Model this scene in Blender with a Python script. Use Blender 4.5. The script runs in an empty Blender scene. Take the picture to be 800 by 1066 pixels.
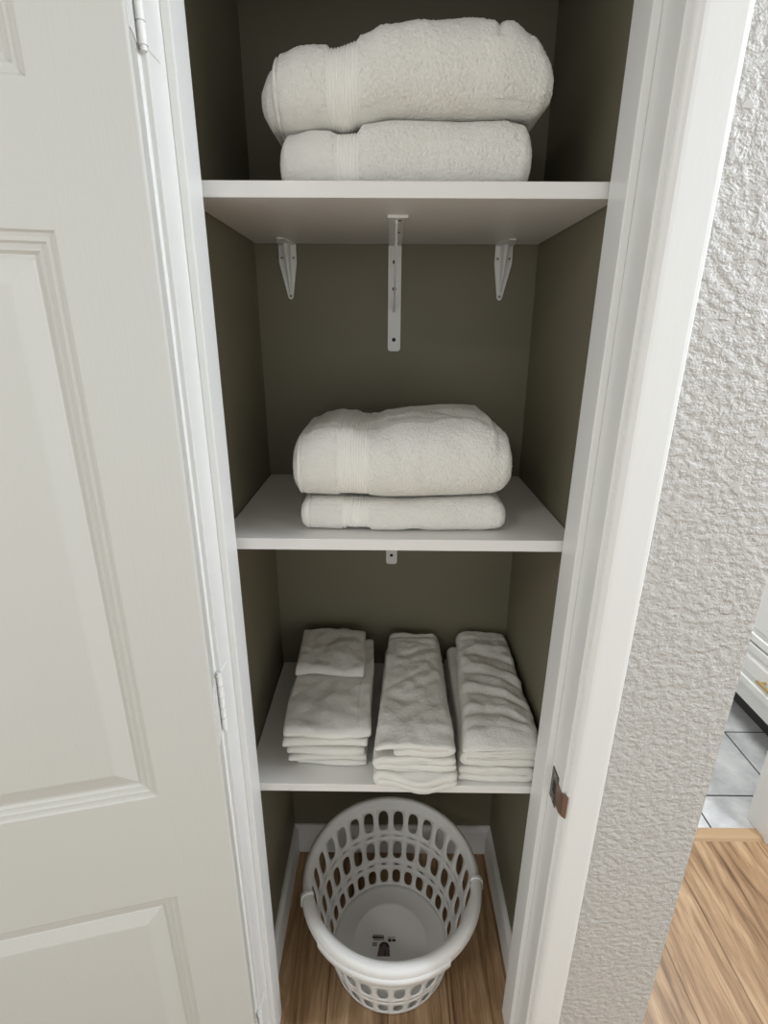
import bpy, bmesh, math, random
from mathutils import Vector, Matrix, noise
PI = math.pi
random.seed(7)
SC = bpy.context.scene
COL = SC.collection

# ------------------------------------------------------------------ materials
def mat(name, color, rough=0.5, bump=None, spec=0.5, build=None):
    m = bpy.data.materials.new(name); m.use_nodes = True
    nt = m.node_tree; b = nt.nodes['Principled BSDF']
    b.inputs['Base Color'].default_value = (*color, 1)
    b.inputs['Roughness'].default_value = rough
    b.inputs['Specular IOR Level'].default_value = spec
    if build: build(nt, b)
    return m
def node(nt, t, **kw):
    n = nt.nodes.new(t)
    for k, v in kw.items():
        if k.startswith('i_'): n.inputs[k[2:].replace('_', ' ')].default_value = v
        else: setattr(n, k, v)
    return n
def coords(nt, scale=(1, 1, 1)):
    t = node(nt, 'ShaderNodeTexCoord'); mp = node(nt, 'ShaderNodeMapping')
    mp.inputs['Scale'].default_value = scale
    nt.links.new(t.outputs['Object'], mp.inputs['Vector']); return mp.outputs['Vector']
def noise_tex(nt, scale, vec_scale=(1, 1, 1), detail=3, rough=0.5):
    n = node(nt, 'ShaderNodeTexNoise'); n.inputs['Scale'].default_value = scale
    n.inputs['Detail'].default_value = detail; n.inputs['Roughness'].default_value = rough
    nt.links.new(coords(nt, vec_scale), n.inputs['Vector']); return n.outputs['Fac']
def add_bump(nt, b, fac, strength, dist):
    p = node(nt, 'ShaderNodeBump'); p.inputs['Strength'].default_value = strength
    p.inputs['Distance'].default_value = dist
    nt.links.new(fac, p.inputs['Height'])
    old = b.inputs['Normal'].links
    if old: nt.links.new(old[0].from_socket, p.inputs['Normal'])
    nt.links.new(p.outputs['Normal'], b.inputs['Normal'])
def ramp(nt, fac, stops):
    r = node(nt, 'ShaderNodeValToRGB'); e = r.color_ramp.elements
    while len(e) < len(stops): e.new(0.5)
    for i, (p, c) in enumerate(stops): e[i].position = p; e[i].color = (*c, 1)
    nt.links.new(fac, r.inputs['Fac']); return r.outputs['Color']
def math_n(nt, op, a, b=None):
    n = node(nt, 'ShaderNodeMath', operation=op)
    for i, v in enumerate((a, b)):
        if v is None: continue
        if isinstance(v, (int, float)): n.inputs[i].default_value = v
        else: nt.links.new(v, n.inputs[i])
    return n.outputs[0]

def b_paint(nt, b):
    add_bump(nt, b, noise_tex(nt, 60, (1, 1, .25), 4), .25, .0012)
    add_bump(nt, b, noise_tex(nt, 300, (1, 1, .2), 2), .15, .0005)
def b_orange(nt, b):
    f = noise_tex(nt, 75, (1, 1, 1.25), 4, .55)
    r = ramp(nt, f, [(.38, (0, 0, 0)), (.62, (1, 1, 1))])
    add_bump(nt, b, r, .8, .0032)
    add_bump(nt, b, noise_tex(nt, 420, (1, 1, 1), 2), .25, .0005)
def b_door(vert):
    def f(nt, b):
        sc = (9, 9, .35) if vert else (.5, .5, 9)
        f1 = noise_tex(nt, 42, sc, 4, .6)
        add_bump(nt, b, f1, .28, .0007)
        add_bump(nt, b, noise_tex(nt, 260, (1, 1, 1), 2), .15, .0004)
    return f
def b_terry(nt, b):
    f = noise_tex(nt, 420, (1, 1, 1), 3, .7)
    add_bump(nt, b, f, .75, .003)
    g = noise_tex(nt, 130, (1, 1, 1), 2, .6)
    add_bump(nt, b, g, .12, .003)
def b_weave(nt, b):
    add_bump(nt, b, noise_tex(nt, 700, (1, .3, .3), 2), .3, .0012)
def b_plastic(nt, b):
    add_bump(nt, b, noise_tex(nt, 25, (1, 1, 1), 2), .1, .001)
def b_wood(nt, b):
    tc = node(nt, 'ShaderNodeTexCoord'); sx = node(nt, 'ShaderNodeSeparateXYZ')
    nt.links.new(tc.outputs['Object'], sx.inputs[0])
    q = math_n(nt, 'DIVIDE', math_n(nt, 'ADD', sx.outputs[0], 5.0 - .098), .1445)
    idx = math_n(nt, 'FLOOR', q); fr = math_n(nt, 'FRACT', q)
    wn = node(nt, 'ShaderNodeTexWhiteNoise', noise_dimensions='1D'); nt.links.new(idx, wn.inputs['W'])
    cmb = node(nt, 'ShaderNodeCombineXYZ')
    nt.links.new(math_n(nt, 'MULTIPLY', sx.outputs[0], 11.0), cmb.inputs[0])
    nt.links.new(math_n(nt, 'ADD', math_n(nt, 'MULTIPLY', sx.outputs[1], .9), math_n(nt, 'MULTIPLY', wn.outputs['Value'], 37.)), cmb.inputs[1])
    nt.links.new(math_n(nt, 'MULTIPLY', idx, 3.7), cmb.inputs[2])
    n1 = node(nt, 'ShaderNodeTexNoise'); n1.inputs['Scale'].default_value = 3.2; n1.inputs['Detail'].default_value = 6
    n1.inputs['Distortion'].default_value = .9; n1.inputs['Roughness'].default_value = .58
    nt.links.new(cmb.outputs[0], n1.inputs['Vector'])
    c = ramp(nt, n1.outputs['Fac'], [(.28, (.10, .052, .024)), (.42, (.28, .165, .082)), (.55, (.40, .255, .14)), (.72, (.53, .37, .22))])
    n2 = node(nt, 'ShaderNodeTexNoise'); n2.inputs['Scale'].default_value = 24; n2.inputs['Detail'].default_value = 4
    nt.links.new(cmb.outputs[0], n2.inputs['Vector'])
    mx = node(nt, 'ShaderNodeMix', data_type='RGBA', blend_type='MULTIPLY'); mx.inputs[0].default_value = .45
    nt.links.new(c, mx.inputs[6]); nt.links.new(ramp(nt, n2.outputs['Fac'], [(.35, (.55, .5, .45)), (.6, (1, 1, 1))]), mx.inputs[7])
    hv = node(nt, 'ShaderNodeHueSaturation'); nt.links.new(mx.outputs[2], hv.inputs['Color'])
    nt.links.new(math_n(nt, 'ADD', math_n(nt, 'MULTIPLY', wn.outputs['Value'], .35), .85), hv.inputs['Value'])
    seam = math_n(nt, 'LESS_THAN', math_n(nt, 'ABSOLUTE', math_n(nt, 'SUBTRACT', fr, .5)), .487)
    m2 = node(nt, 'ShaderNodeMix', data_type='RGBA', blend_type='MULTIPLY')
    nt.links.new(math_n(nt, 'SUBTRACT', 1.0, seam), m2.inputs[0]); nt.links.new(hv.outputs[0], m2.inputs[6])
    m2.inputs[7].default_value = (.55, .48, .42, 1)
    nt.links.new(m2.outputs[2], b.inputs['Base Color'])
    add_bump(nt, b, seam, .35, .001)
    add_bump(nt, b, n2.outputs['Fac'], .12, .001)
def b_tile(nt, b):
    tc = node(nt, 'ShaderNodeTexCoord'); sx = node(nt, 'ShaderNodeSeparateXYZ')
    nt.links.new(tc.outputs['Object'], sx.inputs[0])
    P = .3018; g = []
    for ax, off in ((0, 1.354), (1, 1.6713)):
        fr = math_n(nt, 'FRACT', math_n(nt, 'DIVIDE', math_n(nt, 'ADD', sx.outputs[ax], 20 * P - off), P))
        g.append(math_n(nt, 'GREATER_THAN', math_n(nt, 'ABSOLUTE', math_n(nt, 'SUBTRACT', fr, .5)), .4905))
    grout = math_n(nt, 'MAXIMUM', g[0], g[1])
    f = noise_tex(nt, 9, (1, 1, 1), 6, .65)
    c = ramp(nt, f, [(.3, (.33, .34, .345)), (.5, (.46, .47, .475)), (.7, (.60, .605, .60))])
    m = node(nt, 'ShaderNodeMix', data_type='RGBA'); nt.links.new(grout, m.inputs[0]); nt.links.new(c, m.inputs[6])
    m.inputs[7].default_value = (.035, .032, .03, 1)
    nt.links.new(m.outputs[2], b.inputs['Base Color'])
    add_bump(nt, b, math_n(nt, 'SUBTRACT', 1.0, grout), .4, .002)

M = {}
M['trim'] = mat('white_trim_paint', (.80, .80, .785), .34, build=b_paint)
M['door_v'] = mat('door_paint_upright_grain', (.575, .572, .535), .42, build=b_door(True))
M['door_h'] = mat('door_paint_level_grain', (.575, .572, .535), .42, build=b_door(False))
M['wall'] = mat('greige_textured_wall', (.56, .545, .52), .5, build=b_orange)
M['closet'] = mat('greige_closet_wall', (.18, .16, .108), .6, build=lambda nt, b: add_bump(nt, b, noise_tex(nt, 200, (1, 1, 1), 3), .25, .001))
M['ceiling'] = mat('darkened_ceiling', (.38, .37, .36), .8, build=b_orange)  # grey instead of white, to weaken light bounced down into the closet
M['wood'] = mat('wood_floor', (.5, .35, .2), .38, build=b_wood)
M['tile'] = mat('grey_tile', (.6, .6, .62), .3, build=b_tile)
M['shelf'] = mat('white_melamine', (.80, .79, .77), .38, build=b_plastic)
M['metal'] = mat('white_painted_steel', (.78, .78, .76), .35, build=b_plastic)
M['screw'] = mat('screw_steel', (.30, .28, .25), .4)
M['hole'] = mat('dark_hole', (.03, .027, .024), .8)
M['terry'] = mat('white_terry', (.875, .86, .815), .95, spec=.15, build=b_terry)
M['weave'] = mat('white_woven_band', (.85, .84, .80), .8, spec=.2, build=b_weave)
M['plastic'] = mat('white_plastic', (.78, .775, .76), .38, build=b_plastic)
M['ink'] = mat('black_ink', (.03, .028, .03), .6)
M['plum'] = mat('plum_print', (.13, .085, .095), .6)
M['greyink'] = mat('grey_print', (.32, .30, .30), .6)
M['nickel'] = mat('dark_nickel', (.15, .13, .115), .35); M['nickel'].node_tree.nodes['Principled BSDF'].inputs['Metallic'].default_value = 1
M['copper'] = mat('worn_copper_lip', (.30, .19, .145), .4); M['copper'].node_tree.nodes['Principled BSDF'].inputs['Metallic'].default_value = .7
M['brass'] = mat('brushed_brass', (.70, .52, .24), .3); M['brass'].node_tree.nodes['Principled BSDF'].inputs['Metallic'].default_value = 1
M['toe'] = mat('shadow_toned_toe_board', (.05, .048, .045), .7)  # shadow under the vanity put into the board's colour
M['threshold'] = mat('threshold_wood', (.38, .25, .14), .4, build=lambda nt, b: add_bump(nt, b, noise_tex(nt, 40, (.3, 6, 6), 3), .2, .001))
M['vanity'] = mat('white_vanity_paint', (.82, .82, .80), .3, build=b_plastic)

# ------------------------------------------------------------------ helpers
def link_mesh(name, bm, m, parent=None, smooth=False, loc=None):
    bmesh.ops.recalc_face_normals(bm, faces=bm.faces)
    me = bpy.data.meshes.new(name); bm.to_mesh(me); bm.free()
    o = bpy.data.objects.new(name, me); COL.objects.link(o)
    if m: me.materials.append(m)
    if smooth:
        for p in me.polygons: p.use_smooth = True
    if parent: o.parent = parent
    if loc: o.location = loc
    return o
def raw_mesh(name, verts, faces, m, parent=None, smooth=True):
    me = bpy.data.meshes.new(name); me.from_pydata(verts, [], faces); me.update()
    o = bpy.data.objects.new(name, me); COL.objects.link(o); me.materials.append(m)
    if smooth:
        for p in me.polygons: p.use_smooth = True
    if parent: o.parent = parent
    return o
def tag(o, label=None, cat=None, group=None, kind=None):
    if label: o['label'] = label
    if cat: o['category'] = cat
    if group: o['group'] = group
    if kind: o['kind'] = kind
    return o
def empty(name, loc=(0, 0, 0), rz=0):
    o = bpy.data.objects.new(name, None); COL.objects.link(o); o.location = loc; o.rotation_euler = (0, 0, rz)
    o.empty_display_size = .05
    return o
def box(bm, x0, x1, y0, y1, z0, z1, bev=0, seg=2):
    r = bmesh.ops.create_cube(bm, size=1)
    for v in r['verts']:
        v.co = Vector(((x0 + x1) / 2 + v.co.x * (x1 - x0), (y0 + y1) / 2 + v.co.y * (y1 - y0), (z0 + z1) / 2 + v.co.z * (z1 - z0)))
    if bev:
        es = list({e for v in r['verts'] for e in v.link_edges})
        bmesh.ops.bevel(bm, geom=es, offset=bev, segments=seg, affect='EDGES', profile=.6)
def tube(bm, p0, p1, r0, r1=None, seg=20):
    p0, p1 = Vector(p0), Vector(p1); d = p1 - p0
    r = bmesh.ops.create_cone(bm, cap_ends=True, segments=seg, radius1=r0, radius2=r0 if r1 is None else r1, depth=d.length)
    mx = Matrix.Translation((p0 + p1) / 2) @ d.to_track_quat('Z', 'Y').to_matrix().to_4x4()
    bmesh.ops.transform(bm, matrix=mx, verts=r['verts'])
def prism(bm, pts, axis, a0, a1):
    """closed outline pts (2D) extruded along axis 'x','y','z' from a0 to a1"""
    def P(p, a):
        return {'x': (a, p[0], p[1]), 'y': (p[0], a, p[1]), 'z': (p[0], p[1], a)}[axis]
    A = [bm.verts.new(P(p, a0)) for p in pts]; B = [bm.verts.new(P(p, a1)) for p in pts]
    n = len(pts)
    for i in range(n): bm.faces.new((A[i], A[(i + 1) % n], B[(i + 1) % n], B[i]))
    bm.faces.new(A[::-1]); bm.faces.new(B)
def interp(tab, x):
    if x <= tab[0][0]: return tab[0][1]
    for (a, va), (b, vb) in zip(tab, tab[1:]):
        if x <= b:
            t = (x - a) / (b - a); t = t * t * (3 - 2 * t)
            return va + (vb - va) * t
    return tab[-1][1]
def nz(x, y, z, s): return noise.noise(Vector((x * s, y * s, z * s)))
def structure(name, bm, m, label, cat, parent=None, smooth=False):
    o = link_mesh(name, bm, m, parent, smooth)
    return tag(o, label, cat, kind='structure')

# ------------------------------------------------------------------ camera
F = 540.0
def nrm(v): return Vector(v).normalized()
ey = nrm((5, -191, F)); dz = Vector((-9, 1530, F)); dz = (dz - ey * dz.dot(ey)).normalized(); ez = -dz; ex = ey.cross(ez)
cam = bpy.data.cameras.new('camera'); co = bpy.data.objects.new('camera', cam); COL.objects.link(co)
cam.sensor_fit = 'VERTICAL'; cam.sensor_height = 24; cam.sensor_width = 18; cam.lens = 24 * F / 1066; cam.clip_start = .02
right = Vector((ex.x, ey.x, ez.x)); down = Vector((ex.y, ey.y, ez.y)); fwd = Vector((ex.z, ey.z, ez.z))
mw = Matrix(((right.x, -down.x, -fwd.x, 0), (right.y, -down.y, -fwd.y, 0), (right.z, -down.z, -fwd.z, 1.511), (0, 0, 0, 1)))
co.matrix_world = mw
SC.camera = co

# ------------------------------------------------------------------ setting
YW = .656            # face of the hall wall
YB = 1.16            # closet back wall
XL, XR = -.272, .300
JL, JR = -.248, .290  # jamb faces
YE = .764            # back of jamb / wall
ZH = 2.035
def xr(z): return .2985 + (1.67 - z) * .0115
# closet shell
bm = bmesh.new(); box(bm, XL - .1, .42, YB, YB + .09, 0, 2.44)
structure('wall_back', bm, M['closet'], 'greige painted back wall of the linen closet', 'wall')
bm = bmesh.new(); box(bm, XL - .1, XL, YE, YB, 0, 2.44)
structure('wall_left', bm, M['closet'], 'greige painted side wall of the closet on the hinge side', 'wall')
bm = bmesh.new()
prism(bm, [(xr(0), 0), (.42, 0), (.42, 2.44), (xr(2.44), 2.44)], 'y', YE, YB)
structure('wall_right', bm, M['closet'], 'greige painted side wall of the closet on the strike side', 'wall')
# hall wall with the closet opening and a free end at the right
bm = bmesh.new()
box(bm, -1.6, JL - .018, YW, YE, 0, 2.44)
box(bm, JR + .018, .531, YW, YE, 0, 2.44)
box(bm, JL - .018, JR + .018, YW, YE, ZH + .018, 2.44)
box(bm, .42, .531, YE, 1.2, 0, 2.44)
structure('wall_front', bm, M['wall'], 'greige hall wall with rough orange peel texture around the closet door', 'wall')
bm = bmesh.new(); box(bm, -1.6, 3.2, -3.6, 2.6, 2.44, 2.5)
structure('ceiling', bm, M['ceiling'], 'ceiling over hall and closet, darkened to weaken bounce light', 'ceiling')
bm = bmesh.new(); box(bm, -1.6, 3.2, -3.6, 1.205, -.05, 0)
structure('floor', bm, M['wood'], 'wood plank floor running from the hall into the closet', 'floor')
bm = bmesh.new(); box(bm, .42, 3.2, 1.205, 2.6, -.05, 0)
structure('floor.001', bm, M['tile'], 'grey stone look tile floor of the bathroom with dark grout', 'floor')
bm = bmesh.new(); prism(bm, [(1.198, 0), (1.246, 0), (1.240, .007), (1.215, .009), (1.204, .007)], 'x', .531, 1.19)
structure('trim_5', bm, M['threshold'], 'wood threshold strip between plank floor and tile floor', 'trim')
# bathroom shell
bm = bmesh.new(); box(bm, 1.21, 3.2, 1.20, 1.285, 0, 2.44); box(bm, .531, 1.21, 1.20, 1.285, 2.06, 2.44)
structure('wall_bathroom', bm, M['wall'], 'greige wall holding the bathroom doorway', 'wall')
bm = bmesh.new(); box(bm, .42, 3.2, 2.5, 2.6, 0, 2.44); box(bm, 2.0, 2.1, 1.285, 2.5, 0, 2.44); box(bm, .42, .531, 1.2, 2.5, 0, 2.44)
structure('wall_bathroom.001', bm, M['wall'], 'greige inner walls of the bathroom behind the vanity', 'wall')
bm = bmesh.new(); box(bm, 1.19, 1.21, 1.19, 1.285, 0, 2.06, .003)
prism(bm, [(1.195, 1.185), (1.255, 1.185), (1.255, 1.20), (1.195, 1.20)], 'z', 0, 2.1)
structure('trim_4', bm, M['trim'], 'white door casing at the bathroom doorway beside the tile floor', 'trim')

# closet door frame: jambs, stops, casing
bm = bmesh.new()
box(bm, JL - .018, JL, YW - .006, YE, 0, ZH + .018, .0015)
box(bm, JL, JL + .011, .700, .7525, 0, ZH, .002)
structure('trim_1', bm, M['trim'], 'white painted jamb with door stop on the hinge side of the closet', 'trim')
bm = bmesh.new()
box(bm, JR, JR + .018, YW - .006, YE, 0, ZH + .018, .0015)
box(bm, JR - .011, JR, .704, .762, 0, ZH, .002)
jr = structure('trim_2', bm, M['trim'], 'white painted jamb with door stop and strike plate', 'trim')
bm = bmesh.new()
box(bm, JL, JR, YW - .006, YE, ZH, ZH + .018, .0015)
box(bm, JL + .011, JR - .011, .702, .760, ZH - .011, ZH, .002)
structure('trim_6', bm, M['trim'], 'white painted head jamb over the closet opening', 'trim')
def casing_profile(x0, s):   # from the inner edge outward, s = +1 to the right
    p = [(0, YW), (0, .6465), (.0008, .6438), (.0025, .6415), (.005, .6398), (.0085, .6388), (.013, .6385), (.050, .6385), (.0545, .6392), (.0565, .6412), (.057, .644), (.057, YW)]
    return [(x0 + s * a, b) for a, b in p]
bm = bmesh.new(); prism(bm, casing_profile(.2955, 1), 'z', 0, ZH + .065)
structure('trim_3', bm, M['trim'], 'white painted flat casing between closet jamb and textured wall', 'trim')
bm = bmesh.new(); prism(bm, casing_profile(JL - .0065, -1), 'z', 0, ZH + .065)
box(bm, JL - .0065, .2955, .6395, YW, ZH + .006, ZH + .065)
structure('trim_7', bm, M['trim'], 'white painted casing hidden behind the open closet door', 'trim')
# strike plate on the right jamb
bm = bmesh.new()
box(bm, JR - .0016, JR + .0005, .668, .697, .742, .806, .0006, 1)
sp = link_mesh('strike_plate', bm, M['nickel'], jr); sp['label'] = 'dark metal strike plate'
bm = bmesh.new()
prism(bm, [(JR - .0016, .668), (JR - .0016, .652), (JR + .001, .644), (JR + .006, .6385), (JR + .0075, .6395), (JR + .003, .646), (JR + .0005, .654), (JR + .0005, .668)], 'z', .752, .796)
link_mesh('strike_lip', bm, M['copper'], sp)['label'] = 'worn copper coloured curved lip'
bm = bmesh.new(); box(bm, JR - .0022, JR - .0012, .674, .686, .763, .787, .0004, 1)
link_mesh('latch_hole', bm, M['hole'], sp)
for zz in (.748, .800):
    bm = bmesh.new(); tube(bm, (JR - .0012, .681, zz), (JR - .0026, .681, zz), .0035, .0025, 12)
    link_mesh('screw', bm, M['screw'], sp)

# closet baseboards
def bb_prof(y0, d): return [(y0, 0), (y0 + d * .0125, 0), (y0 + d * .0125, .088), (y0 + d * .010, .095), (y0 + d * .005, .101), (y0, .102)]
bm = bmesh.new(); prism(bm, bb_prof(YB, -1), 'x', XL, xr(.05))
structure('baseboard_back', bm, M['trim'], 'white baseboard along the closet back wall', 'baseboard')
bm = bmesh.new(); prism(bm, bb_prof(XL, 1), 'y', YE, YB - .0125)
structure('baseboard_left', bm, M['trim'], 'white baseboard along the closet wall on the hinge side', 'baseboard')
bm = bmesh.new(); prism(bm, bb_prof(xr(.05), -1), 'y', YE, YB - .0125)
structure('baseboard_right', bm, M['trim'], 'white baseboard along the closet wall on the strike side', 'baseboard')

# ------------------------------------------------------------------ closet door, swung open nearly flat on the hall wall
AL = math.radians(13.5)
W, TH, DZ0, DZ1 = .530, .036, .012, 2.03
P1 = Vector((-.4060 * .603, .603, 0))
def door_pt(s, d, z):      # s along the door from its hinge edge, d into the door from the visible face
    return Vector((P1.x - math.cos(AL) * s - math.sin(AL) * d, P1.y - math.sin(AL) * s + math.cos(AL) * d, z))
PROF = [(0, 0), (.0025, .0022), (.006, .0030), (.010, .0031), (.0125, .0052), (.016, .0060), (.0185, .0061), (.022, .0088), (.026, .0088), (.0275, .0080), (.050, .0010), (.053, .0006)]
panels = [(1.728, 1.925), (.855, 1.602), (.235, .643)]
S0, S1 = .0935, W - .090
bmv, bmh = bmesh.new(), bmesh.new()
def dquad(bm, pts): bm.faces.new([bm.verts.new(door_pt(*p)) for p in pts])
# stiles (upright grain)
for a, b in ((.0038, S0), (S1, W)):
    dquad(bmv, [(a, 0, DZ0), (b, 0, DZ0), (b, 0, DZ1), (a, 0, DZ1)])
zs = [DZ0] + [z for p in sorted(panels) for z in p] + [DZ1]
for a, b in zip(zs[0::2], zs[1::2]):
    dquad(bmh, [(S0, 0, a), (S1, 0, a), (S1, 0, b), (S0, 0, b)])
# slab body: back, edges
ar = [(.0038 * (1 - math.sin(t * PI / 8)), .0030 * (1 - math.cos(t * PI / 8))) for t in range(5)]
for (a, b), (c, d) in zip(ar, ar[1:]): dquad(bmv, [(a, b, DZ0), (c, d, DZ0), (c, d, DZ1), (a, b, DZ1)])
for q in ([(0, .0030, DZ0), (0, TH, DZ0), (0, TH, DZ1), (0, .0030, DZ1)],
          [(W, 0, DZ0), (W, TH, DZ0), (W, TH, DZ1), (W, 0, DZ1)],
          [(0, TH, DZ0), (W, TH, DZ0), (W, TH, DZ1), (0, TH, DZ1)],
          [(0, 0, DZ0), (W, 0, DZ0), (W, TH, DZ0), (0, TH, DZ0)], [(0, 0, DZ1), (W, 0, DZ1), (W, TH, DZ1), (0, TH, DZ1)]):
    dquad(bmv, q)
door = link_mesh('door_1', bmv, M['door_v'])
tag(door, 'off white panelled closet door swung open beside the jamb', 'door', kind='structure')
link_mesh('rail', bmh, M['door_h'], door)
for z0, z1 in panels:
    bm = bmesh.new(); loops = []
    for o, d in PROF:
        loops.append([bm.verts.new(door_pt(s, d, z)) for s, z in ((S0 + o, z0 + o), (S1 - o, z0 + o), (S1 - o, z1 - o), (S0 + o, z1 - o))])
    for A, B in zip(loops, loops[1:]):
        for i in range(4): bm.faces.new((A[i], A[(i + 1) % 4], B[(i + 1) % 4], B[i]))
    bm.faces.new(loops[-1])
    link_mesh('raised_panel', bm, M['door_v'], door)
HX, HY = JL - .004, .6435
for zc in (1.826, .975, .162):
    h = .098
    bm = bmesh.new()
    box(bm, JL - .0005, JL + .0012, .650, .683, zc - h / 2, zc + h / 2, .0006, 1)     # leaf on the jamb
    hg = link_mesh('hinge', bm, M['trim'], door); hg['label'] = 'white painted butt hinge'
    q = door_pt(-.0012, .006, 0); q2 = door_pt(.0005, .034, 0)
    bm = bmesh.new()
    prism(bm, [tuple(door_pt(-.0012, .006, 0).xy), tuple(door_pt(-.0012, .035, 0).xy), tuple(door_pt(.001, .035, 0).xy), tuple(door_pt(.001, .006, 0).xy)], 'z', zc - h / 2, zc + h / 2)
    link_mesh('hinge_leaf', bm, M['trim'], hg)
    c = (JL - .0012, .6455)
    for k in range(5):
        bm = bmesh.new(); a = zc - h / 2 + k * h / 5
        tube(bm, (c[0], c[1], a + .0006), (c[0], c[1], a + h / 5 - .0006), .0050)
        link_mesh('knuckle', bm, M['trim'], hg)
    bm = bmesh.new(); tube(bm, (c[0], c[1], zc - h / 2 - .004), (c[0], c[1], zc + h / 2 + .003), .0036)
    link_mesh('hinge_pin', bm, M['trim'], hg)

# ------------------------------------------------------------------ shelves and brackets
def shelf(zb, zt, label):
    bm = bmesh.new()
    box(bm, XL + .002, xr(zb) - .002, .770, YB - .001, zb, zt, .0012, 2)
    o = link_mesh('shelf', bm, M['shelf'])
    return tag(o, label, 'shelf', 'white shelves in the closet')
ZS1, ZS2, ZS3 = (1.6705, 1.6900), (1.1725, 1.1918), (.6605, .6785)
shelf(*ZS1, 'topmost white closet shelf, seen from below, carried by three brackets')
shelf(*ZS2, 'middle white closet shelf under the two folded towels')
shelf(*ZS3, 'lowest white closet shelf with three stacks, just above the laundry basket')

def long_bracket(zt, label):
    x0, x1 = -.002, .0245; xc = (x0 + x1) / 2
    root = empty('shelf_bracket', (xc, YB, zt)); tag(root, label, 'bracket')
    def L(bm, nm, m, sm=False):
        o = link_mesh(nm, bm, m, None, sm); o.parent = root; o.matrix_parent_inverse = Matrix.Translation((-xc, -YB, -zt)); return o
    def strip(axis, n=14):   # rounded end outline
        pts = [(x0, 0), (x1, 0)]
        return pts
    bm = bmesh.new()
    zl = zt - .205; r = .006
    out = [(x0, zt), (x1, zt), (x1, zl + r)] + [(x1 - r + r * math.cos(a), zl + r - r * math.sin(a)) for a in (PI / 6, PI / 3, PI / 2)] + [(x0 + r - r * math.sin(a), zl + r - r * math.cos(a)) for a in (0, PI / 6, PI / 3)] + [(x0, zl + r)]
    prism(bm, out, 'y', YB - .0045, YB - .0005)
    up = L(bm, 'upright', M['metal'])
    bm = bmesh.new(); box(bm, x0, x1, .876, YB - .0005, zt - .004, zt - .0002, .0008, 1)
    box(bm, x0 - .0015, x1 + .003, .872, .878, zt - .0045, zt - .0002, .0006, 1)
    L(bm, 'arm', M['metal'])
    bm = bmesh.new()
    prism(bm, [(YB - .004, zt - .128), (YB - .004, zt - .116), (.905, zt - .004), (.893, zt - .004), (.893, zt - .0075)], 'x', xc - .0022, xc + .0012)
    L(bm, 'brace', M['metal'])
    for dzz in (.033, .083, .182):
        bm = bmesh.new(); tube(bm, (xc - .0005, YB - .0043, zt - dzz), (xc - .0005, YB - .0052, zt - dzz), .0042, .0038, 16)
        L(bm, 'screw_hole', M['hole'])
    for yy in (.895, 1.0, 1.12):
        bm = bmesh.new(); tube(bm, (xc + .004, yy, zt - .0038), (xc + .004, yy, zt - .0048), .0036, .003, 14)
        L(bm, 'screw_hole', M['hole'])
    return root
long_bracket(ZS1[0], 'long white steel bracket under the middle of the topmost shelf')
long_bracket(ZS2[0], 'white steel bracket under the middle shelf, only its lower tip showing')
def small_bracket(xc, s, label):
    zt = ZS1[0]; w = .0175; hh = .104; xb = xc + s * .0025
    root = empty('shelf_bracket', (xc, YB, zt)); tag(root, label, 'bracket')
    def L(bm, nm, m, sm=False):
        o = link_mesh(nm, bm, m, None, sm); o.parent = root; o.matrix_parent_inverse = Matrix.Translation((-xc, -YB, -zt)); return o
    bm = bmesh.new()
    pts = [(xc - w, zt - .0002), (xc + w, zt - .0002), (xc + w, zt - .035)]
    pts += [(xb + .0055 * math.cos(a), zt - hh + .006 - .006 * math.sin(a)) for a in (0, PI / 4, PI / 2, 3 * PI / 4, PI)]
    pts += [(xc - w, zt - .035)]
    prism(bm, pts, 'y', YB - .0032, YB - .0005); L(bm, 'wall_plate', M['metal'])
    bm = bmesh.new()
    pts = [(xc - w, YB - .0005), (xc + w, YB - .0005), (xc + w * .8, YB - .05), (xc + .006, YB - .078), (xc - .006, YB - .078), (xc - w * .8, YB - .05)]
    prism(bm, pts, 'z', zt - .003, zt - .0002); L(bm, 'shelf_plate', M['metal'])
    bm = bmesh.new()      # pressed gusset rib, triangular from the side, tapering downward
    A = [bm.verts.new(p) for p in ((xc - .008, YB - .003, zt - .003), (xc - .0035, YB - .024, zt - .003), (xc + .0035, YB - .024, zt - .003), (xc + .008, YB - .003, zt - .003))]
    B = [bm.verts.new(p) for p in ((xb - .003, YB - .003, zt - hh + .014), (xb - .0012, YB - .0045, zt - hh + .014), (xb + .0012, YB - .0045, zt - hh + .014), (xb + .003, YB - .003, zt - hh + .014))]
    for i in range(4): bm.faces.new((A[i], A[(i + 1) % 4], B[(i + 1) % 4], B[i]))
    bm.faces.new(A); bm.faces.new(B); L(bm, 'rib', M['metal'])
    for px, pz in ((xc - w * .68, zt - .026), (xc + w * .68, zt - .026), (xb, zt - hh + .007)):
        bm = bmesh.new(); tube(bm, (px, YB - .003, pz), (px, YB - .0042, pz), .0028, .0022, 12); L(bm, 'screw', M['screw'])
small_bracket(-.2055, 1, 'small tapered white bracket under the topmost shelf, nearer the hinge side')
small_bracket(.230, -1, 'small tapered white bracket under the topmost shelf, nearer the strike plate side')

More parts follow.
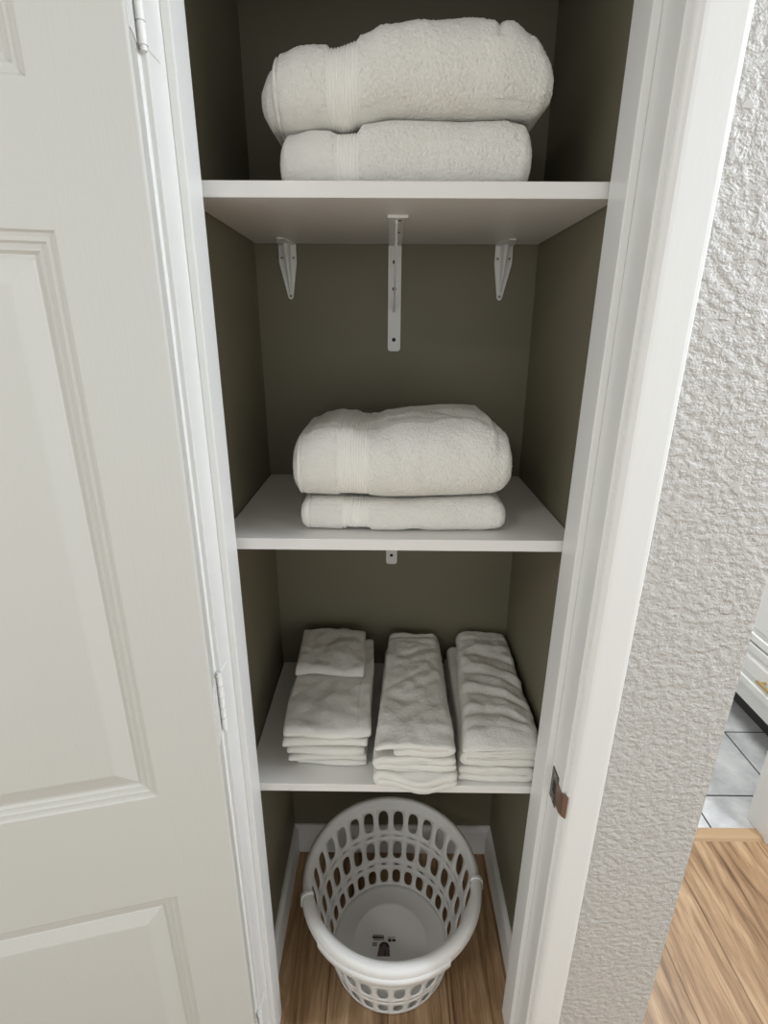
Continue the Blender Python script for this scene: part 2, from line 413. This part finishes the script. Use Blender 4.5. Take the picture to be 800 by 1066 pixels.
# ------------------------------------------------------------------ bath towels (soft lofted rolls of cloth)
def rrect(y0, y1, z0, z1, rf, rb, n):
    """rounded outline, counted from the middle of the back over the top to the front; returns points and outward normals"""
    rf = min(rf, (z1 - z0) / 2 * .98, (y1 - y0) / 2 * .9); rb = min(rb, (z1 - z0) / 2 * .98, (y1 - y0) / 2 * .9)
    segs = []
    def line(a, b, nn): segs.append(('l', a, b, nn, math.dist(a, b)))
    def arc(c, r, a0, a1): segs.append(('a', c, r, a0, a1, abs(a1 - a0) * r))
    zm = (z0 + z1) / 2
    line((y1, zm), (y1, z1 - rb), (1, 0)); arc((y1 - rb, z1 - rb), rb, 0, PI / 2)
    line((y1 - rb, z1), (y0 + rf, z1), (0, 1)); arc((y0 + rf, z1 - rf), rf, PI / 2, PI)
    line((y0, z1 - rf), (y0, z0 + rf), (-1, 0)); arc((y0 + rf, z0 + rf), rf, PI, 1.5 * PI)
    line((y0 + rf, z0), (y1 - rb, z0), (0, -1)); arc((y1 - rb, z0 + rb), rb, 1.5 * PI, 2 * PI)
    line((y1, z0 + rb), (y1, zm), (1, 0))
    tot = sum(s[-1] for s in segs); out = []
    acc, k = 0, 0
    for i in range(n):
        t = tot * i / n
        while k < len(segs) - 1 and t > acc + segs[k][-1]: acc += segs[k][-1]; k += 1
        s = segs[k]; u = (t - acc) / s[-1] if s[-1] > 1e-9 else 0
        if s[0] == 'l': out.append(((s[1][0] + (s[2][0] - s[1][0]) * u, s[1][1] + (s[2][1] - s[1][1]) * u), s[3]))
        else:
            a = s[3] + (s[4] - s[3]) * u
            out.append(((s[1][0] + s[2] * math.cos(a), s[1][1] + s[2] * math.sin(a)), (math.cos(a), math.sin(a))))
    return out
def bath_body(x0, x1, y0t, y1, z0t, z1t, dl, dr, band=None, hem=None, seed=0, lump=.0025, extra=None, nv=340, rfk=.44, fuzz=.0017, cover=False):
    xs = []; x = x0
    while x < x1:
        xs.append(x)
        near = min(x - x0, x1 - x)
        step = .0017
        if near < .012: step = .0011
        if band and band[0] - .004 < x < band[1] + .004: step = .00085
        x += step
    xs.append(x1)
    V, Fc, tagf = [], [], []
    for x in xs:
        kl = min(1, (x - x0) / dl); kr = min(1, (x1 - x) / dr)
        k = math.sqrt(max(0, 1 - (1 - kl) ** 2)) * math.sqrt(max(0, 1 - (1 - kr) ** 2))
        z0, z1, y0 = interp(z0t, x), interp(z1t, x), interp(y0t, x)
        h = z1 - z0; zc = z0 + h * .46
        z0e, z1e = zc - h * .46 * (.45 + .55 * k), zc + h * .54 * (.45 + .55 * k)
        y0e = y0 + (1 - k) * min(.022, h * .35)
        fr = rfk * h
        inb = band and band[0] <= x <= band[1]
        bd = 0
        if band:
            e = min(x - band[0], band[1] - x)
            bd = -.0016 * max(0, min(1, e / .003 + .5))
            if inb: bd += .0008 * math.sin(2 * PI * (x - band[0]) / .0042)
        hd = 0
        if hem:
            for hx in hem: hd -= .0026 * math.exp(-((x - hx) / .0014) ** 2)
        for (y, z), (ny, nzv) in rrect(y0e, y1 - (1 - k) * .02, z0e, z1e, fr, h * .3, nv):
            d = lump * nz(x, y + seed, z, 16) + lump * .5 * nz(x + seed, y, z, 38)
            tf = fuzz * (.30 * nz(x, y, z + seed, 260) + 1.0 * nz(x, y, z - seed, 540))
            if inb: tf *= .3
            d += tf + bd + hd
            if extra: d += extra(x, y, z)
            if nzv < -.7 or (cover and nzv > .7): d = min(d, 0.0)
            V.append((x + tf * .6, y + ny * d, z + nzv * d))
    n = len(xs)
    for i in range(n - 1):
        mid = (xs[i] + xs[i + 1]) / 2
        g = 1 if band and band[0] <= mid <= band[1] else (2 if hem and mid < hem[0] else 0)
        for j in range(nv):
            Fc.append((i * nv + j, i * nv + (j + 1) % nv, (i + 1) * nv + (j + 1) % nv, (i + 1) * nv + j)); tagf.append(g)
    Fc.append(tuple(range(nv))[::-1]); tagf.append(2 if hem else 0)
    Fc.append(tuple((n - 1) * nv + j for j in range(nv))); tagf.append(0)
    return V, Fc, tagf
def sub(V, Fc, tagf, g):
    ids = {}; nv_, nf = [], []
    for f, t in zip(Fc, tagf):
        if t != g: continue
        q = []
        for i in f:
            if i not in ids: ids[i] = len(nv_); nv_.append(V[i])
            q.append(ids[i])
        nf.append(q)
    return nv_, nf
def bath_towel(label, group, body, inner=None):
    root = None
    V, Fc, tg = body
    v, f = sub(V, Fc, tg, 0); root = raw_mesh('bath_towel', v, f, M['terry']); tag(root, label, 'towel', group)
    v, f = sub(V, Fc, tg, 1)
    if f: raw_mesh('woven_border', v, f, M['weave'], root)['label'] = 'flat woven border with fine ribs'
    v, f = sub(V, Fc, tg, 2)
    if f: raw_mesh('hem', v, f, M['weave'], root)
    if inner:
        raw_mesh('inner_fold', inner[0], inner[1], M['terry'], root)
    return root
G = 'folded white bath towels'
z1_ = ZS1[1]
# ---- top shelf
low = bath_body(-.1500, .1905, [(-.15, .805), (.0, .797), (.19, .801)], 1.06,
    [(-.15, z1_)], [(-.15, 1.748), (-.135, 1.757), (-.105, 1.7625), (-.085, 1.762), (-.07, 1.757), (-.045, 1.7585), (-.035, 1.769), (0, 1.7735), (.10, 1.7725), (.15, 1.7755), (.18, 1.771), (.19, 1.76)],
    .012, .018, band=(-.0735, -.043), hem=None, seed=3.1, cover=True)
bath_towel('flatter folded white bath towel lying on the topmost shelf', G, low)
def top_extra(x, y, z):
    return -.004 * math.exp(-((x - .135) / .004) ** 2) * (1 if z > 1.85 else 0)
up = bath_body(-.1560, .2095, [(-.156, .803), (-.1, .797), (0, .789), (.12, .790), (.2, .800)], 1.07,
    [(-.156, 1.762), (-.13, 1.7585), (-.09, 1.7645), (-.06, 1.760), (-.035, 1.768), (.0, 1.775), (.10, 1.774), (.15, 1.777), (.185, 1.776), (.209, 1.781)],
    [(-.156, 1.838), (-.14, 1.847), (-.12, 1.8545), (-.083, 1.854), (-.075, 1.852), (-.045, 1.857), (-.037, 1.862), (-.01, 1.872), (.04, 1.878), (.10, 1.880), (.137, 1.879), (.15, 1.881), (.18, 1.866), (.2, 1.843), (.209, 1.832)],
    .008, .020, band=(-.0815, -.041), hem=(-.146,), seed=8.4, extra=top_extra)
inn = bath_body(-.1725, -.10, [(-.172, .822), (-.15, .812), (-.1, .82)], 1.05,
    [(-.172, 1.775), (-.16, 1.7645), (-.15, 1.764), (-.1, 1.768)], [(-.172, 1.815), (-.155, 1.832), (-.14, 1.840), (-.1, 1.842)], .012, .02, seed=1.2)
bath_towel('plump folded white bath towel resting on a flatter one, topmost shelf', G, up, inn[:2])
# ---- middle shelf
z2_ = ZS2[1]
low = bath_body(-.1440, .1960, [(-.144, .800), (.0, .793), (.196, .796)], 1.05,
    [(-.144, z2_ + .004), (-.125, z2_ + .0005), (-.07, z2_), (-.066, z2_ + .0035), (-.03, z2_ + .004), (-.024, z2_), (0.02, z2_ + .0005), (.04, z2_ + .003), (.075, z2_), (.15, z2_), (.19, z2_ + .004)],
    [(-.144, 1.240), (-.12, 1.245), (0, 1.243), (.1, 1.246), (.17, 1.248), (.196, 1.240)],
    .012, .014, band=(-.076, -.030), hem=(-.128,), seed=5.5, cover=True)
bath_towel('thin folded white bath towel lying on the middle shelf', G, low)
def mid_extra(x, y, z):
    d = 0
    if z > 1.29:
        def crease(ax, ay, bx, by, w, a):
            px, py = x - ax, y - ay; dx, dy = bx - ax, by - ay
            t = max(0, min(1, (px * dx + py * dy) / (dx * dx + dy * dy)))
            q = math.hypot(px - t * dx, py - t * dy)
            return a * math.exp(-(q / w) ** 2)
        d += crease(-.05, .86, .07, .845, .010, -.006) + crease(-.03, .90, .05, .915, .014, .004)
        d += crease(.10, .93, .165, .83, .012, -.006) + crease(.06, .88, .12, .87, .012, -.004) + crease(.02, .835, .10, .84, .012, .003)
        d += crease(-.13, .85, -.07, .845, .01, -.004)
    return d
up = bath_body(-.1490, .2010, [(-.149, .800), (-.1, .795), (0, .789), (.15, .788), (.2, .797)], 1.04,
    [(-.149, 1.2495), (-.13, 1.2475), (-.09, 1.2445), (-.06, 1.248), (-.03, 1.2465), (0, 1.243), (.1, 1.246), (.17, 1.249), (.201, 1.262)],
    [(-.149, 1.340), (-.135, 1.350), (-.115, 1.359), (-.09, 1.365), (-.06, 1.364), (-.045, 1.358), (-.02, 1.357), (0, 1.364), (.05, 1.370), (.10, 1.374), (.14, 1.376), (.165, 1.373), (.178, 1.360), (.19, 1.352), (.201, 1.335)],
    .006, .015, band=(-.0815, -.030), hem=(-.1395,), seed=9.9, extra=mid_extra)
inn = bath_body(-.1565, -.06, [(-.1565, .812), (-.12, .806), (-.06, .82)], 1.03,
    [(-.1565, 1.254), (-.14, 1.250), (-.06, 1.252)], [(-.1565, 1.334), (-.14, 1.349), (-.11, 1.356), (-.085, 1.358), (-.06, 1.35)], .010, .02, seed=4.4)
bath_towel('thick folded white bath towel on a thinner one, middle shelf', G, up, inn[:2])

# ------------------------------------------------------------------ sheet folded towels (visible layers)
def fold_path(layers, width, t, start=1, gap=.0004, extra_end=0.0):
    """zigzag centre line: layers stacked upward, folds alternate; returns 2D points (along, up)"""
    pts = []; z = t / 2; d = start; p = t + gap; r = p / 2; step = .003
    a, b = r + t / 2, width - r - t / 2
    for k in range(layers):
        s0, s1 = (a, b) if d > 0 else (b, a)
        if k == 0: s0 = (t / 2) if d > 0 else width - t / 2
        if k == layers - 1: s1 = ((width - t / 2 - extra_end) if d > 0 else t / 2 + extra_end)
        n = max(2, int(abs(s1 - s0) / step))
        pts += [(s0 + (s1 - s0) * i / n, z) for i in range(n + 1)]
        if k < layers - 1:
            for i in range(1, 6):
                an = -PI / 2 + PI * i / 6
                pts.append((s1 + d * r * math.cos(an), z + r + r * math.sin(an)))
        z += p; d = -d
    return pts
def outline(path, t):
    n = len(path); L_, R_ = [], []
    for i in range(n):
        a, b = path[max(0, i - 1)], path[min(n - 1, i + 1)]
        dx, dy = b[0] - a[0], b[1] - a[1]; l = math.hypot(dx, dy) or 1
        nx, ny = -dy / l, dx / l
        L_.append((path[i], (nx, ny))); R_.append((path[i], (-nx, -ny)))
    def cap(i, j, sgn):
        dx, dy = path[i][0] - path[j][0], path[i][1] - path[j][1]; l = math.hypot(dx, dy)
        dx, dy = dx / l, dy / l; out = []
        for k in range(1, 4):
            a = sgn * PI / 2 - sgn * PI * k / 4
            c, s = math.cos(a), math.sin(a)
            out.append((path[i], (dx * c - dy * s, dx * s + dy * c)))
        return out
    return L_ + cap(n - 1, n - 2, 1) + R_[::-1] + cap(0, 1, 1)
def sheet_mesh(path, t, length, place, seed, step=.0028, lump=.0012, fuzz=.0008, endr=.006, extra=None):
    """place(a, u, l): a along fold axis, u up, l along the loft 0..length -> world"""
    out = outline(path, t); nv = len(out); ls = []; l = 0
    while l < length:
        ls.append(l); l += .0013 if min(l, length - l) < endr else step
    ls.append(length)
    V, Fc = [], []
    for l in ls:
        e = min(l, length - l); k = 1 if e > endr else math.sqrt(max(0, 1 - (1 - e / endr) ** 2))
        k = .35 + .65 * k
        for (p, nn) in out:
            r = t / 2 * k
            a, u = p[0] + nn[0] * r, p[1] + nn[1] * r
            fz = fuzz * (nz(a + seed, u, l, 330) + .7 * nz(a, u - seed, l, 620))
            d = fz + lump * .6 * nz(a, u * 2 + seed, l, 40)
            if extra and nn[1] > .3 and p[1] > path[-1][1] - t * .4: d += extra(a, l)
            w = place(a + nn[0] * d, u + nn[1] * d, l)
            V.append((w[0] + lump * nz(l * 12 + seed, u * 60, 0, 1), w[1], w[2] + lump * .4 * nz(w[0], w[1], seed, 14)))
    for i in range(len(ls) - 1):
        for j in range(nv):
            Fc.append((i * nv + j, i * nv + (j + 1) % nv, (i + 1) * nv + (j + 1) % nv, (i + 1) * nv + j))
    Fc.append(tuple(range(nv))[::-1]); Fc.append(tuple((len(ls) - 1) * nv + j for j in range(nv)))
    return V, Fc
z3_ = ZS3[1]
def hand_towel(label, x0, x1, yf, yb, zb, t, layers, start, seed, xb0=None, xb1=None, droop=0., wr=None, off=0., pillow=0., lip=0., stack=0., hump=0.):
    w = x1 - x0; Ln = yb - yf
    xb0 = x0 if xb0 is None else xb0; xb1 = x1 if xb1 is None else xb1
    path = fold_path(layers, w, t, start)
    if off: path = [p for i, p in enumerate(path) if p[1] > t * .75 or (p[0] > off if start > 0 else p[0] < w - off)]
    H = t * layers
    def place(a, u, l):
        s = l / Ln; f = a / w; h = max(0, min(1, u / H))
        xa = x0 + (xb0 - x0) * s + f * (w + ((xb1 - xb0) - w) * s)
        y = yf + l + .005 * nz(f * 3, seed, u * 30, 1) * max(0, 1 - l / .06)
        z = zb + u
        e = abs(2 * f - 1)
        z -= pillow * h * e ** 5 + droop * max(0, 1 - l / .05) ** 1.7 * h
        if lip:      # the lowest sheet sags over the shelf's edge
            g = math.exp(-((f - .58) / .26) ** 2)
            y -= .016 * g * max(0, 1 - l / .05)
            z -= lip * g * max(0, min(1, (.769 - y) / .012))
        z += hump * h * s ** 2
        k = (z - z3_) / .1         # lumps shared by the whole stack
        z += k * (.006 * nz(xa + stack, y, 0, 17) + .0025 * nz(xa - stack, y, 0, 42))
        xa += .0035 * nz(z * 22 + seed, y * 5, stack, 1) + .002 * nz(z * 70, y * 9 + seed, stack, 1)
        return (xa, y, z)
    V, Fc = sheet_mesh(path, t, Ln, place, seed, extra=wr, fuzz=.0012)
    o = raw_mesh('hand_towel', V, Fc, M['terry'])
    return tag(o, label, 'towel', 'white hand towels on the lowest shelf')
def wrinkles(w, lines):
    def f(a, l):
        d = 0
        for (l0, slope, curve, wid, amp, a0, a1) in lines:
            c = l0 + slope * (a - w / 2) + curve * (a - w / 2) ** 2
            env = 1 if a0 < a < a1 else math.exp(-((min(abs(a - a0), abs(a - a1))) / .015) ** 2)
            d += amp * env * math.exp(-((l - c) / wid) ** 2)
        return d
    return f
# middle stack
wA = wrinkles(.148, [(.345, .05, 0, .006, -.0028, .02, .13), (.325, -.1, 0, .006, -.002, .03, .14), (.285, .35, 0, .007, -.0035, .05, .13), (.26, .25, 0, .01, .0025, .04, .13),
    (.20, .6, 0, .008, -.003, .02, .09), (.17, .5, 0, .012, .0022, .02, .10), (.12, -.2, 0, .010, -.0016, .05, .14), (.05, 0, 0, .012, .002, 0, .15)])
T3 = .0164
hand_towel('bottom white hand towel of the middle stack, sagging over the lowest shelf edge', -.0250, .138, .764, 1.135, z3_ + .0016, T3, 2, -1, 2.2, -.006, .140, lip=.006, stack=1.)
hand_towel('second white hand towel up in the middle stack on the lowest shelf', -.0235, .136, .765, 1.130, z3_ + .0366, T3, 2, -1, 5.2, -.002, .137, stack=1.)
hand_towel('top white hand towel of the middle stack on the lowest shelf', -.0215, .1325, .766, 1.128, z3_ + .0718, T3 + .0006, 2, 1, 7.7, .007, .130, droop=.006, wr=wA, hump=.007, off=.045, pillow=.006, stack=1.)
# right stack
wB = wrinkles(.14, [(.33, .0, 0, .006, -.0022, .01, .13), (.30, .1, -3, .011, .004, .01, .13), (.272, -.2, -4, .010, -.004, .03, .14), (.225, -.35, -3, .010, .0035, .04, .14), (.20, -.4, -3, .009, -.004, .02, .14),
    (.155, -.4, -4, .010, .0035, .02, .12), (.135, -.3, -4, .008, -.0035, .01, .13), (.098, -.25, -5, .010, .003, .02, .11), (.08, -.2, -5, .008, -.004, .02, .12), (.045, -.1, -3, .008, -.003, .02, .12)])
hand_towel('bottom white hand towel of the stack nearest the strike plate side', .1410, .2930, .778, 1.135, z3_ + .0016, T3, 2, 1, 12.2, .148, .297, stack=5.)
hand_towel('second white hand towel up in the stack nearest the strike plate side', .1430, .2940, .780, 1.135, z3_ + .0366, T3, 2, -1, 15.2, .154, .298, stack=5.)
hand_towel('rumpled top white hand towel of the stack nearest the strike plate side', .1470, .2970, .776, 1.140, z3_ + .0718, T3 - .0004, 2, -1, 17.7, .175, .2995, droop=.020, hump=.007, wr=wB, pillow=.006, stack=5.)
# washcloths: folds face forward, hems at the right end
def washcloth(label, x0, x1, yf, yb, zb, t, layers, seed, wr=None, droop=0., group=None, tilt=0.):
    w = yb - yf; Ln = x1 - x0
    path = fold_path(layers, w, t, 1 if layers % 2 else -1)
    def place(a, u, l):
        s = l / Ln; h = u / (t * layers)
        z = zb + u - droop * max(0, 1 - a / .05) ** 2 * h + tilt * s * 0
        e = abs(2 * s - 1)
        z -= .004 * h * e ** 6
        z += (z - z3_) / .1 * (.005 * nz(x0 + l, a, 9, 16) + .002 * nz(x0 + l, a, 3, 45))
        return (x0 + l + .002 * math.sin(a * 30 + seed), yf + a + .003 * math.sin(s * 5 + seed), z)
    V, Fc = sheet_mesh(path, t, Ln, place, seed, extra=wr, lump=.0016)
    o = raw_mesh('washcloth', V, Fc, M['terry']); tag(o, label, 'washcloth', 'folded white washcloths')
    # sewn hem strip on top along the right end
    return o
def hemline(a, l): return -.0022 * math.exp(-((l - .150) / .0013) ** 2) + .0022 * nz(a, l, 0, 30) - .003 * math.exp(-((l - .10) / .02) ** 2 - ((a - .07) / .02) ** 2)
tw = .0092
names = ['bottom washcloth of the folded washcloth stack on the lowest shelf', 'second washcloth from the bottom of the folded washcloth stack', 'third washcloth from the bottom of the folded washcloth stack',
         'fourth washcloth from the bottom, just under the long uppermost one', 'long folded washcloth under the small back one, washcloth stack']
geo = [(-.180, -.040, .813, 1.120, .0070), (-.191, -.036, .808, 1.118, .0078), (-.198, -.042, .804, 1.120, .0088), (-.201, -.033, .805, 1.122, .0098), (-.203, -.030, .805, 1.120, .0112)]
z = z3_ + .0014
for i, (nm, (a, b, c, d, t)) in enumerate(zip(names, geo)):
    washcloth(nm, a, b, c, d, z, t, 2, 20 + i * 3.3, wr=hemline if i == 4 else None, droop=.006 if i == 4 else .001)
    z += 2 * (t + .0004) + .0011
washcloth('small folded washcloth lying at the back on top of the washcloth stack', -.203, -.049, .962, 1.122, z, .0135, 2, 44.1, wr=lambda a, l: .004 * nz(a, l, 3, 18) - .004 * math.exp(-((l - .03) / .012) ** 2 - ((a - .10) / .05) ** 2), droop=.008)

# ------------------------------------------------------------------ laundry basket
BC = Vector((.017, .899)); HB = .270; RB, RT = .146, .199
def rad(z): return RB + (RT - RB) * (z / HB) ** .92
basket = empty('laundry_basket', (BC.x, BC.y, 0)); tag(basket, 'round white plastic laundry basket with slotted sides on the closet floor', 'basket')
def bpt(th, z, dr=0): r = rad(z) + dr; return (r * math.cos(th), r * math.sin(th), z)
NCOL = 28
bm = bmesh.new()
rows = [(.010, .062, 'h'), (.062, .083, 's'), (.083, .152, 'h'), (.152, .169, 's'), (.169, .246, 'h')]
K = 6
for z0, z1, kind in rows:
    zc, hz = (z0 + z1) / 2, (z1 - z0) / 2
    for c in range(NCOL):
        t0 = 2 * PI * (c + .5) / NCOL; ht = PI / NCOL
        ring_o, ring_i = [], []
        if kind == 'h': fa, fb, ex_ = .66, .78, 2.7
        else: fa, fb, ex_ = .40, .28, 2.2
        for i in range(4 * K):
            side, q = divmod(i, K); f = -1 + 2 * q / K
            x_, y_ = [(f, -1), (1, f), (-f, 1), (-1, -f)][side]
            ring_o.append(bm.verts.new(bpt(t0 + x_ * ht, zc + y_ * hz)))
            an = -3 * PI / 4 + 2 * PI * i / (4 * K)
            ca, sa = math.cos(an), math.sin(an)
            hx = math.copysign(abs(ca) ** (2 / ex_), ca) * fa; hy = math.copysign(abs(sa) ** (2 / ex_), sa) * fb
            ring_i.append(bm.verts.new(bpt(t0 + hx * ht, zc + hy * hz)))
        for i in range(4 * K):
            j = (i + 1) % (4 * K)
            bm.faces.new((ring_o[i], ring_o[j], ring_i[j], ring_i[i]))
NS = NCOL * 2 * K // 2
def lathe_band(bm, prof, th0=0, th1=2 * PI, n=168, caps=False):
    full = abs(th1 - th0 - 2 * PI) < 1e-6
    rings = []
    for i in range(n if full else n + 1):
        th = th0 + (th1 - th0) * i / n
        rings.append([bm.verts.new((r * math.cos(th), r * math.sin(th), z)) for r, z in prof])
    m = len(rings)
    for i in range(m if full else m - 1):
        A, B = rings[i], rings[(i + 1) % m]
        for k in range(len(prof) - 1): bm.faces.new((A[k], B[k], B[k + 1], A[k + 1]))
    if caps and not full:
        bm.faces.new(rings[0][::-1]); bm.faces.new(rings[-1])
lathe_band(bm, [(rad(z), z) for z in (.002, .006, .010)])
lathe_band(bm, [(rad(z), z) for z in (.246, .256, HB - .002)])
bmesh.ops.remove_doubles(bm, verts=bm.verts, dist=.00025)
body = link_mesh('slotted_body', bm, M['plastic'], basket, True)
sm = body.modifiers.new('thickness', 'SOLIDIFY'); sm.thickness = .0028; sm.offset = 0
bm = bmesh.new()
lathe_band(bm, [(.0005, .008), (.085, .008), (.090, .0105), (.096, .0105), (.101, .008), (.138, .007), (rad(.01) - .001, .010), (rad(.01), .004), (RB - .004, .0005), (RB - .012, .0005), (RB - .014, .004), (.0005, .005)])
link_mesh('base', bm, M['plastic'], basket, True)
rim = [(RT - .0035, HB - .012), (RT - .004, HB - .003), (RT - .001, HB + .001), (RT + .004, HB + .003), (RT + .009, HB + .002), (RT + .013, HB - .002), (RT + .0145, HB - .008), (RT + .015, HB - .022), (RT + .013, HB - .022), (RT + .0125, HB - .009), (RT + .010, HB - .003), (RT + .002, HB - .003), (RT, HB - .012)]
bm = bmesh.new(); lathe_band(bm, rim + [rim[0]]); rm = link_mesh('rim', bm, M['plastic'], basket, True)
grip = [(RT - .006, HB - .013), (RT - .0065, HB - .002), (RT - .003, HB + .0045), (RT + .004, HB + .0065), (RT + .011, HB + .0055), (RT + .0165, HB + .001), (RT + .0185, HB - .007), (RT + .0195, HB - .026), (RT + .0175, HB - .0265), (RT + .0160, HB - .008), (RT + .012, HB - .001), (RT + .002, HB - .001), (RT - .004, HB - .013)]
bm = bmesh.new(); lathe_band(bm, grip + [grip[0]], math.radians(196), math.radians(356), 100, True)
for a in (196, 353.5):
    lathe_band(bm, [(RT + .005 + (r - RT - .005) * 1.22, HB - .008 + (z - HB + .008) * 1.16) for r, z in grip + [grip[0]]], math.radians(a), math.radians(a + 2.5), 4, True)
hd = link_mesh('grip', bm, M['plastic'], basket, True)
hd['label'] = 'smooth curved hand grip over the front half of the rim'
skirt = [(RT + .0150, HB - .016), (RT + .0205, HB - .016), (RT + .0195, HB - .040), (RT + .0175, HB - .0405)]
bm = bmesh.new(); lathe_band(bm, skirt + [skirt[0]], math.radians(222), math.radians(305), 60, False)
link_mesh('grip_skirt', bm, M['plastic'], hd, True)
# printed label on the base
lab = empty('printed_label'); lab.parent = basket
def flat(nm, pts, m, z=.0086):
    bm = bmesh.new(); prism(bm, pts, 'z', z, z + .0003); return link_mesh(nm, bm, m, lab)
def rc(x, y, w, h): return [(x, y), (x + w, y), (x + w, y + h), (x, y + h)]

# ------------------------------------------------------------------ vanity in the bathroom
VX = 1.432
van = empty('bathroom_vanity', (VX, 1.9, 0)); tag(van, 'white bathroom vanity with brass pulls standing on grey tile', 'vanity')
def VL(bm, nm, m, par=None, sm=False):
    o = link_mesh(nm, bm, m, None, sm)
    if par is None: o.parent = van; o.matrix_parent_inverse = Matrix.Translation((-VX, -1.9, 0))
    else: o.parent = par
    return o
bm = bmesh.new(); box(bm, VX, 1.99, 1.33, 2.45, .118, .82, .002)
VL(bm, 'carcass', M['vanity'])
bm = bmesh.new(); box(bm, VX + .08, 1.99, 1.34, 2.44, 0, .118)
VL(bm, 'toe_kick', M['toe'])
bm = bmesh.new(); box(bm, VX - .025, 1.995, 1.31, 2.47, .82, .85, .004)
VL(bm, 'countertop', M['shelf'])
def front(y0, y1, z0, z1, nm):
    bm = bmesh.new(); P = [(0, .004), (.003, 0.0), (.030, 0), (.034, .006), (.046, .007), (.058, .001), (.062, 0)]
    X0 = VX - .019; loops = []
    back = [bm.verts.new((VX - .0005, y, z)) for y, z in ((y0, z0), (y1, z0), (y1, z1), (y0, z1))]
    loops.append(back)
    for o, d in P:
        loops.append([bm.verts.new((X0 + d, y, z)) for y, z in ((y0 + o, z0 + o), (y1 - o, z0 + o), (y1 - o, z1 - o), (y0 + o, z1 - o))])
    for A, B in zip(loops, loops[1:]):
        for i in range(4): bm.faces.new((A[i], A[(i + 1) % 4], B[(i + 1) % 4], B[i]))
    bm.faces.new(loops[-1]); bm.faces.new(back)
    o = VL(bm, nm, M['vanity'])
    return o
def pull(par, yc, zc, ln=.13):
    bm = bmesh.new(); X0 = VX - .019
    box(bm, X0 - .030, X0 - .020, yc - ln / 2, yc + ln / 2, zc - .006, zc + .006, .003, 2)
    for s in (-1, 1): tube(bm, (X0 + .001, yc + s * (ln / 2 - .015), zc), (X0 - .022, yc + s * (ln / 2 - .015), zc), .005)
    VL(bm, 'pull_handle', M['brass'], par)
for y0, y1 in ((1.345, 1.80), (1.81, 2.435)):
    d = front(y0, y1, .195, .372, 'drawer'); pull(d, (y0 + y1) / 2, .275, .12)
    d = front(y0, y1, .380, .80, 'cabinet_door')
    bm = bmesh.new(); tube(bm, (VX - .018, y0 + .05, .74), (VX - .045, y0 + .05, .74), .006, .012); VL(bm, 'knob', M['brass'], d)

# printed label lying on the basket's base: lines of small print, a grey square and a plum arch
for k, (x, y, w, h) in enumerate(((-.046, .0130, .026, .0028), (-.047, .0075, .030, .0042), (-.044, .0030, .022, .0026), (-.020, .0030, .003, .0118))):
    flat('print_line', rc(x, y, w, h), M['ink' if k == 1 else 'greyink'])
flat('print_line', rc(-.006, .0085, .019, .0022), M['greyink'])
flat('print_line', rc(-.006, -.0005, .0085, .0068), M['ink']); flat('print_line', rc(.0045, .0002, .009, .0058), M['ink'])
flat('print_square', rc(-.0465, -.0115, .012, .0095), M['greyink'])
flat('print_arch', [(-.034, -.034), (-.001, -.034)] + [(-.016 + .0135 * math.cos(a), -.013 + .0125 * math.sin(a)) for a in [PI * i / 12 for i in range(13)]], M['plum'])
flat('print_line', [(-.016 + .0125 * math.cos(a), -.013 + .0115 * math.sin(a)) for a in [PI * i / 12 for i in range(13)]] + [(-.016 + .006 * math.cos(a), -.013 + .006 * math.sin(a)) for a in [PI * (12 - i) / 12 for i in range(13)]], M['ink'], .00893)
flat('print_line', rc(-.0155, -.033, .003, .012), M['ink'], .00893)
lab.location = (0, 0, 0)

# ------------------------------------------------------------------ light
def area(name, loc, target, size, power, color=(1, 1, 1), size_y=None):
    l = bpy.data.lights.new(name, 'AREA'); l.energy = power; l.color = color; l.size = size
    if size_y: l.shape = 'RECTANGLE'; l.size_y = size_y
    o = bpy.data.objects.new(name, l); COL.objects.link(o); o.location = loc
    o.rotation_euler = (Vector(target) - Vector(loc)).to_track_quat('-Z', 'Y').to_euler()
    return o
def globe(name, loc, r, power, color):
    l = bpy.data.lights.new(name, 'POINT'); l.energy = power; l.color = color; l.shadow_soft_size = r
    o = bpy.data.objects.new(name, l); COL.objects.link(o); o.location = loc; return o
globe('ceiling_lamp', (1.7, .26, 2.26), .10, 72, (.86, .93, 1))
area('added_fill_left', (-1.0, -.7, 2.41), (-1.0, -.7, 0), .3, 6, (1, .985, .94))  # added fill from the left, brightens the strike side jamb
area('bathroom_lamp', (1.1, 1.9, 2.38), (1.15, 1.85, 0), .5, 24, (.97, .99, 1))
w = bpy.data.worlds.new('world'); SC.world = w; w.use_nodes = True
w.node_tree.nodes['Background'].inputs[0].default_value = (.97, 1, .98, 1)
w.node_tree.nodes['Background'].inputs[1].default_value = .92
SC.view_settings.view_transform = 'Standard'; SC.view_settings.look = 'None'
SC.view_settings.exposure = .48; SC.view_settings.gamma = 1; SC.view_settings.use_curve_mapping = False
